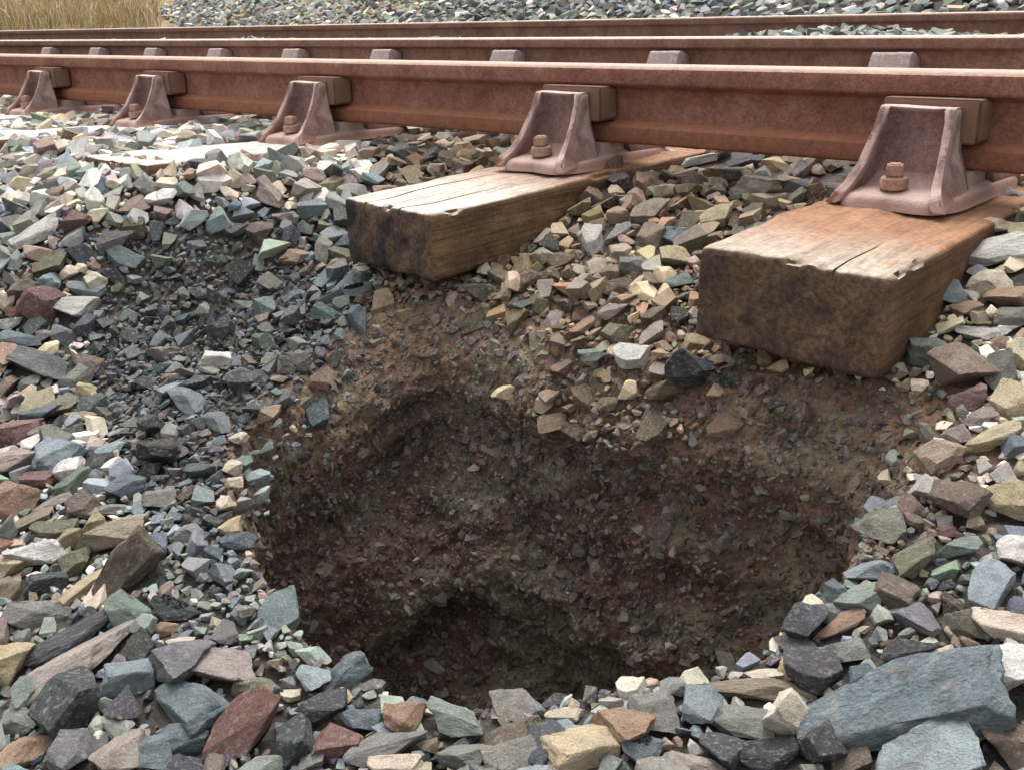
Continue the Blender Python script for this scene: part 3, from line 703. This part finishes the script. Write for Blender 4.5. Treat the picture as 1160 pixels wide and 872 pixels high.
def blocked(x, y, r):
    for i, (sx, ov) in enumerate(sl_boxes):
        p = poses[i]; cx = sx - math.tan(p['yaw']) * y; m = 1.25 if i >= 2 else .8
        if abs(x - cx) < .127 + r * m and -ov - r * .8 + (.09 if r < .016 else .03 if r < .026 else 0) < y < .14: return True
    if -.04 - r < y < .04 + r and r > .012 and False: return True
    return False
def scatter(n, xr, yr, sizer, fill, layer, need_view=True):
    X = rng.uniform(*xr, n); Y = rng.uniform(*yr, n); Zb = base_z(X, Y)
    U, V, D = project(np.stack([X, Y, Zb], -1)); ok = (D > .2) & (U > -90) & (U < PW + 90) & (V > -40) & (V < PH + 90) if need_view else np.ones(n, bool)
    din = rim_r(np.arctan2(Y - HC[1], X - HC[0])) - np.hypot(X - HC[0], Y - HC[1])
    spill = (din > 0) & (((U > 565) & (U < 880) & (V < 452) & (din < .095)) | ((V < 560) & (din < .06) & (rng.random(n) < .16)))
    ok &= (din < .004) | spill
    Zb = np.where(din > 0, Zb - .80 * din - .004, Zb)
    idx = np.nonzero(ok)[0]
    zs = zones(U[idx], V[idx], Y[idx])
    sz = np.array([sizer(z) for z in zs]); order = np.argsort(-sz)
    cnt = 0
    for o in order:
        i = idx[o]; s = sz[o]
        if s <= 0: continue
        x, y = X[i], Y[i]
        th = math.atan2(y - HC[1], x - HC[0])
        if blocked(x, y, s * .5): continue
        if not near_free(x, y, s * fill): continue
        put(x, y, s * fill)
        z = zs[o]; n_ = ground_normal(x, y); half = np.array([s * rng.uniform(.85, 1.45), s * rng.uniform(.75, 1.05), s * rng.uniform(.42, .8)]) / 2
        yaw = rng.uniform(0, 2 * math.pi); zz = n_ + rng.normal(0, .28, 3); zz /= np.linalg.norm(zz); xx = np.array([math.cos(yaw), math.sin(yaw), 0]); xx -= zz * (xx @ zz); xx /= np.linalg.norm(xx)
        code = pick(z); rgb = jitter(COLS[code][1], .055)
        if z == 'dark': rgb = rgb * .78
        if z == 'mid': rgb = rgb * np.array([.96, .91, .84])
        if z == 'soil': rgb = rgb * .9
        if z == 'upper': rgb = np.clip(rgb * .99, 0, .93)
        if z == 'pale': rgb = rgb * .93
        pos = np.array([x, y, Zb[i]]) + n_ * half[2] * (rng.uniform(.05, .35) + layer)
        area = 0 if not (-10 < U[i] < PW + 10 and -10 < V[i] < PH + 25) else half[0] * half[1] * 4 * (FPX / D[i]) ** 2
        stones.append(dict(pos=pos, R=np.stack([xx, np.cross(zz, xx), zz], 1), half=half, rgb=rgb, code=code, area=area, cat=False, px=U[i], py=V[i])); cnt += 1
    return cnt
def usz(z):
    a, b = SIZE[z]
    if z in ('dark', 'pale', 'soil'): return a + (b - a) * rng.random() ** 1.8
    return rng.uniform(a, b) if rng.random() < .85 else rng.uniform(a, b) * .6
NEARX, NEARY = (-4.6, .75), (-1.75, .03)
scatter(16000, NEARX, NEARY, usz, .37, 0.0)
scatter(26000, NEARX, NEARY, lambda z: usz(z) * rng.uniform(.4, .7), .36, .0)                      # chips in the gaps
scatter(60000, (-1.9, .6), (-1.5, -.3), lambda z: rng.uniform(.006, .013) if z in ('dark', 'pale', 'soil', 'mid', 'bottom') else rng.uniform(.007, .014), .40, 0)
grid.clear()
for s in stones[:NCAT]: put(s['pos'][0], s['pos'][1], .42 * float(np.sqrt(s['half'][0] * s['half'][1]) * 2))
scatter(2600, NEARX, NEARY, lambda z: usz(z) * .9 if z in ('left', 'bottom', 'mid', 'right', 'upper') else (usz(z) * 1.4 if z in ('dark',) else usz(z)), .75, .75)      # loose ones lying on top
scatter(7000, (-5.2, .9), (.03, 1.48), lambda z: rng.uniform(.03, .055), .40, 0)
scatter(14000, (-9, .8), (2.1, 3.5), lambda z: rng.uniform(.03, .055), .42, 0)
scatter(60000, (-14, 1.2), (3.78, 9.5), lambda z: rng.uniform(.04, .07), .42, .1)

EDGE_A = math.atan2(*(hit_base(187, 30)[:2] - CAM[:2])[::-1])                       # bearing of the end of the stone bank
def beyond_edge(x, y): return (y > 3.78) and math.atan2(y - CAM[1], x - CAM[0]) > EDGE_A + .012 * math.sin(y * 9)
stones = [s for k, s in enumerate(stones) if k < NCAT or not beyond_edge(s['pos'][0], s['pos'][1])]

# the 300 that show largest are objects, the others one mass
rest = sorted(range(NCAT, len(stones)), key=lambda k: -stones[k]['area'])
NTHING = 298 - NCAT
things = list(range(NCAT)) + rest[:NTHING]; mass = rest[NTHING:]

# ---- labels
def shape_word(s):
    a, b, c = s['half'] * 2
    if a > 1.75 * b: return 'long'
    if c < .5 * b: return 'flat'
    if abs(a - b) < .12 * a: return 'blocky'
    return 'angular'
allsz = np.array([max(stones[k]['half']) * 2 for k in things]); qs = np.quantile(allsz, [.25, .8, .97])
def size_word(s):
    m = max(s['half']) * 2
    return 'tiny' if m < .022 else 'small' if m < qs[0] else 'huge' if m > qs[2] else 'large' if m > qs[1] else 'middle-sized'
def place(s):
    u, v = s['px'], s['py']
    if s['pos'][1] > -.05: return 'by the rails'
    if 560 < u < 800 and v < 440: return 'between the two sleeper ends'
    if u > 1010 and v < 520: return 'beside the nearest sleeper'
    if u > 780 and v < 300: return 'behind the nearest sleeper'
    if v < 300 and u < 420: return 'near the white sleepers'
    if v > 735: return 'before the hole'
    if u > 880: return 'above the big slab'
    if u > 240 and v < 520: return 'at the hole edge'
    return 'on the slope beside the hole'
ANCHORS = {  # stones that stand out: (picture position): (label, how other labels refer to it)
    (1040, 800): ('huge blue-grey slab lying before the hole, the biggest stone of all', 'the huge blue-grey slab'),
    (1045, 866): ('large pale blue slab leaning in front of the huge blue-grey slab', 'the large pale blue slab'),
    (278, 826): ('dusky red wedge shaped stone tilted among grey ones before the hole', 'the tilted red wedge'),
    (382, 836): ('dusky red flat topped stone just before the hole, smaller than the red wedge', 'the flat topped red stone'),
    (84, 790): ('big dark slate boulder before the hole, taller than the stones around it', 'the dark boulder'),
    (153, 645): ('brown slab tilted upright on the slope beside the hole', 'the upright brown slab'),
    (865, 778): ('long tan slab lying flat along the near rim of the hole', 'the long tan slab'),
    (1120, 286): ('whitish slab resting beside the nearest sleeper, close under its chair', 'the whitish slab'),
    (783, 420): ('dark slate stone on edge under the corner of the nearest sleeper', 'the dark stone under the sleeper'),
    (714, 404): ('whitish stone above the hole, between the two overhanging sleeper ends', 'the whitish stone between the sleepers'),
    (1095, 415): ('tan block beside the end face of the nearest sleeper', 'the tan block'),
    (247, 407): ('whitish stone lying alone in fine dark gravel beside the hole', 'the white stone in dark gravel'),
    (45, 265): ('long whitish stone lying aslant below the buried white sleepers', 'the long whitish stone'),
    (1126, 762): ('whitish block wedged behind the huge blue-grey slab', 'the whitish block'),
    (652, 846): ('yellowish stone before the hole, the broadest yellowish one there', 'the broad yellowish stone'),
    (52, 345): ('dusky red stone on the slope below the buried white sleepers', 'the red stone on the slope'),
    (695, 200): ('tan stone standing on edge against the side of the split sleeper', 'the tan stone on edge'),
    (866, 218): ('pinkish grey slab lying behind the nearest sleeper, under the rail', 'the pinkish slab'),
    (88, 248): ('small dusky red stone among pale ones below the flush white sleeper', 'the small red stone'),
    (455, 175): ('grey stone by the rail foot beside the flush white sleeper', 'the grey stone by the rail foot')}
ORD = ['', 'second ', 'third ', 'fourth ', 'fifth ', 'sixth ', 'seventh ', 'eighth ', 'ninth ', 'tenth ', 'eleventh ', 'twelfth ']
P2 = np.array([[stones[k]['px'], stones[k]['py']] for k in things]); CODE = np.array([stones[k]['code'] for k in things])
labels = {}; used = {}; anc = []
for pos_, (lab, ref) in ANCHORS.items():
    k = next(i for i, c in enumerate(cat) if c[:2] == pos_); labels[k] = lab; used[lab] = 1; anc.append((things.index(k), ref))
for a, k in enumerate(things):
    if k in labels: continue
    s = stones[k]; colour = COLS[s['code']][0]; same = np.nonzero(CODE == s['code'])[0]; best = None
    for b, ref in anc:
        d = ((P2 - P2[b]) ** 2).sum(1); rank = int(sum(1 for q in same if q != b and d[q] < d[a])); cost = rank * 60 + math.sqrt(d[a])
        if rank < len(ORD) and (best is None or cost < best[0]): best = (cost, rank, ref)
    if best is None: lab = f"{size_word(s)} {colour} {shape_word(s)} stone {place(s)}"
    else: lab = f"{size_word(s)} {shape_word(s)} stone, {ORD[best[1]]}nearest {colour} one to {best[2]}"
    if lab in used: lab = lab + ', ' + place(s)
    used[lab] = 1; labels[k] = lab
BADK = things.index(next(i for i, c in enumerate(cat) if c[:2] == (278, 826)))
HIUSE[(BADK * 7 + 3) % 34] = 20
SPECIAL = {k: v for k, v in ((next(i for i, c in enumerate(cat) if c[:2] == (1040, 800)), 4), (next(i for i, c in enumerate(cat) if c[:2] == (1045, 866)), 9))}
for a, k in enumerate(things):
    s = stones[k]
    o = bpy.data.objects.new('ballast_stone', HI[SPECIAL.get(k, HIUSE[(a * 7 + 3) % len(HIUSE)])]); COL.objects.link(o)
    R = s['R'] * s['half']
    o.matrix_world = Matrix(((R[0, 0], R[0, 1], R[0, 2], s['pos'][0]), (R[1, 0], R[1, 1], R[1, 2], s['pos'][1]), (R[2, 0], R[2, 1], R[2, 2], s['pos'][2]), (0, 0, 0, 1)))
    o.color = (*lin(s['rgb']), 1)
    tag(o, labels[k], 'stone', 'loose ballast stones')
def join(items, shapes_fn):
    VV, TT, CC = [], [], []; n = 0
    for q, s in enumerate(items):
        co, T = shapes_fn(s, q); V = (co * s['half']) @ s['R'].T + s['pos']
        VV.append(V); TT.append(T + n); CC.append(np.tile(lin(s['rgb']), (len(V), 1))); n += len(V)
    return np.concatenate(VV), np.concatenate(TT), np.concatenate(CC)
V, T, C = join([stones[k] for k in mass], lambda s, q: MID[q % len(MID)] if s['area'] > 110 else LOW[q % len(LOW)])
o = link('ballast', tri_mesh('ballast', V, T, C), M_STUFF)
tag(o, 'smaller grey, tan and whitish ballast stones covering the track bed and the far bank', 'ballast', None, 'stuff')

# ------------------------------------------------------------------ pebbles stuck in the earth of the hole
def hole_pebbles(n):
    tri = GT; A, B, Cc = GV[tri[:, 0]], GV[tri[:, 1]], GV[tri[:, 2]]
    N = np.cross(B - A, Cc - A); ar = np.linalg.norm(N, axis=1); cen = (A + B + Cc) / 3
    inside = (tri.min(1) >= GSPLIT)
    Nn = N / np.maximum(ar, 1e-12)[:, None]; Nn *= np.where(Nn[:, 2:3] < -.95, -1, 1)
    # orient towards the open middle of the hole or the sky
    toc = np.stack([HC[0] - cen[:, 0], HC[1] - cen[:, 1], np.full(len(cen), .12)], -1); Nn *= np.sign((Nn * toc).sum(1, keepdims=True) + 1e-9)
    facing = ((CAM - cen) * Nn).sum(1) > 0
    pr = ar * inside * np.where(facing, 1.0, .0); pr /= pr.sum()
    pick_ = rng.choice(len(tri), n, p=pr)
    r1, r2 = np.sqrt(rng.random(n)), rng.random(n)
    P = A[pick_] * (1 - r1)[:, None] + B[pick_] * (r1 * (1 - r2))[:, None] + Cc[pick_] * (r1 * r2)[:, None]
    codes = [((.42, .35, .31), .50), ((.50, .43, .37), .22), ((.52, .495, .44), .14), ((.33, .28, .27), .12), ((.56, .48, .41), .03), ((.70, .65, .58), .006)]
    cs = np.cumsum([c[1] for c in codes]); items = []
    for i in range(n):
        s = min(.011, .0021 * math.exp(rng.normal(.15, .65))) if rng.random() < .992 else rng.uniform(.009, .020)
        nn = Nn[pick_[i]]; zz = nn + rng.normal(0, .35, 3); zz /= np.linalg.norm(zz); xx = rng.normal(0, 1, 3); xx -= zz * (xx @ zz); xx /= np.linalg.norm(xx)
        half = np.array([s * rng.uniform(.9, 1.5), s * rng.uniform(.7, 1.1), s * rng.uniform(.5, .9)]) / 2 * 1.6
        c = codes[int(np.searchsorted(cs, rng.uniform(0, cs[-1])))][0]
        items.append(dict(pos=P[i] + nn * half[2] * rng.uniform(-.35, .35), half=half, R=np.stack([xx, np.cross(zz, xx), zz], 1), rgb=jitter(c, .04)))
    V, T, C = join(items, lambda s, q: LOW[q % len(LOW)])
    o = link('hole_gravel', tri_mesh('hole_gravel', V, T, C), M_STUFF)
    tag(o, 'brown pebbles and crumbs of earth stuck in the walls of the hole', 'gravel', None, 'stuff')
hole_pebbles(30000)

# ------------------------------------------------------------------ dry grass beyond the end of the stone bank
def grass():
    VV, TT, CC = [], [], []; n = 0
    cols = [lin(c) for c in ((.76, .68, .51), (.84, .77, .62), (.70, .61, .45), (.64, .59, .45), (.88, .83, .70), (.60, .52, .40))]
    cnt = 0
    while cnt < 9000:
        y = rng.uniform(3.95, 8.5); x = rng.uniform(-15.5, -4.5)
        if math.atan2(y - CAM[1], x - CAM[0]) < EDGE_A + .004: continue
        u, v, d = project(np.array([x, y, float(base_z(x, y))]))
        if u < -60: continue
        h = rng.uniform(.12, .38); wd = rng.uniform(.003, .007); a = rng.uniform(0, 6.28); ln = rng.normal(0, .35, 2) * h
        z = float(base_z(x, y)) - .01; sx, sy = math.cos(a) * wd, math.sin(a) * wd
        pts = [(x - sx, y - sy, z), (x + sx, y + sy, z), (x + sx * .7 + ln[0] * .35, y + sy * .7 + ln[1] * .35, z + h * .6), (x - sx * .7 + ln[0] * .35, y - sy * .7 + ln[1] * .35, z + h * .6), (x + ln[0], y + ln[1], z + h * .92)]
        VV += pts; TT += [(n, n + 1, n + 2), (n, n + 2, n + 3), (n + 3, n + 2, n + 4)]; c = cols[rng.integers(6)]; CC += [c] * 5; n += 5; cnt += 1
    o = link('dry_grass', tri_mesh('dry_grass', np.array(VV), np.array(TT), np.array(CC)), M_GRASS)
    tag(o, 'straw coloured dry grass growing past the end of the stone bank', 'grass', None, 'stuff')
grass()
print('stones', len(stones), 'things', len(things), 'cat', NCAT, 'unique labels', len(used))
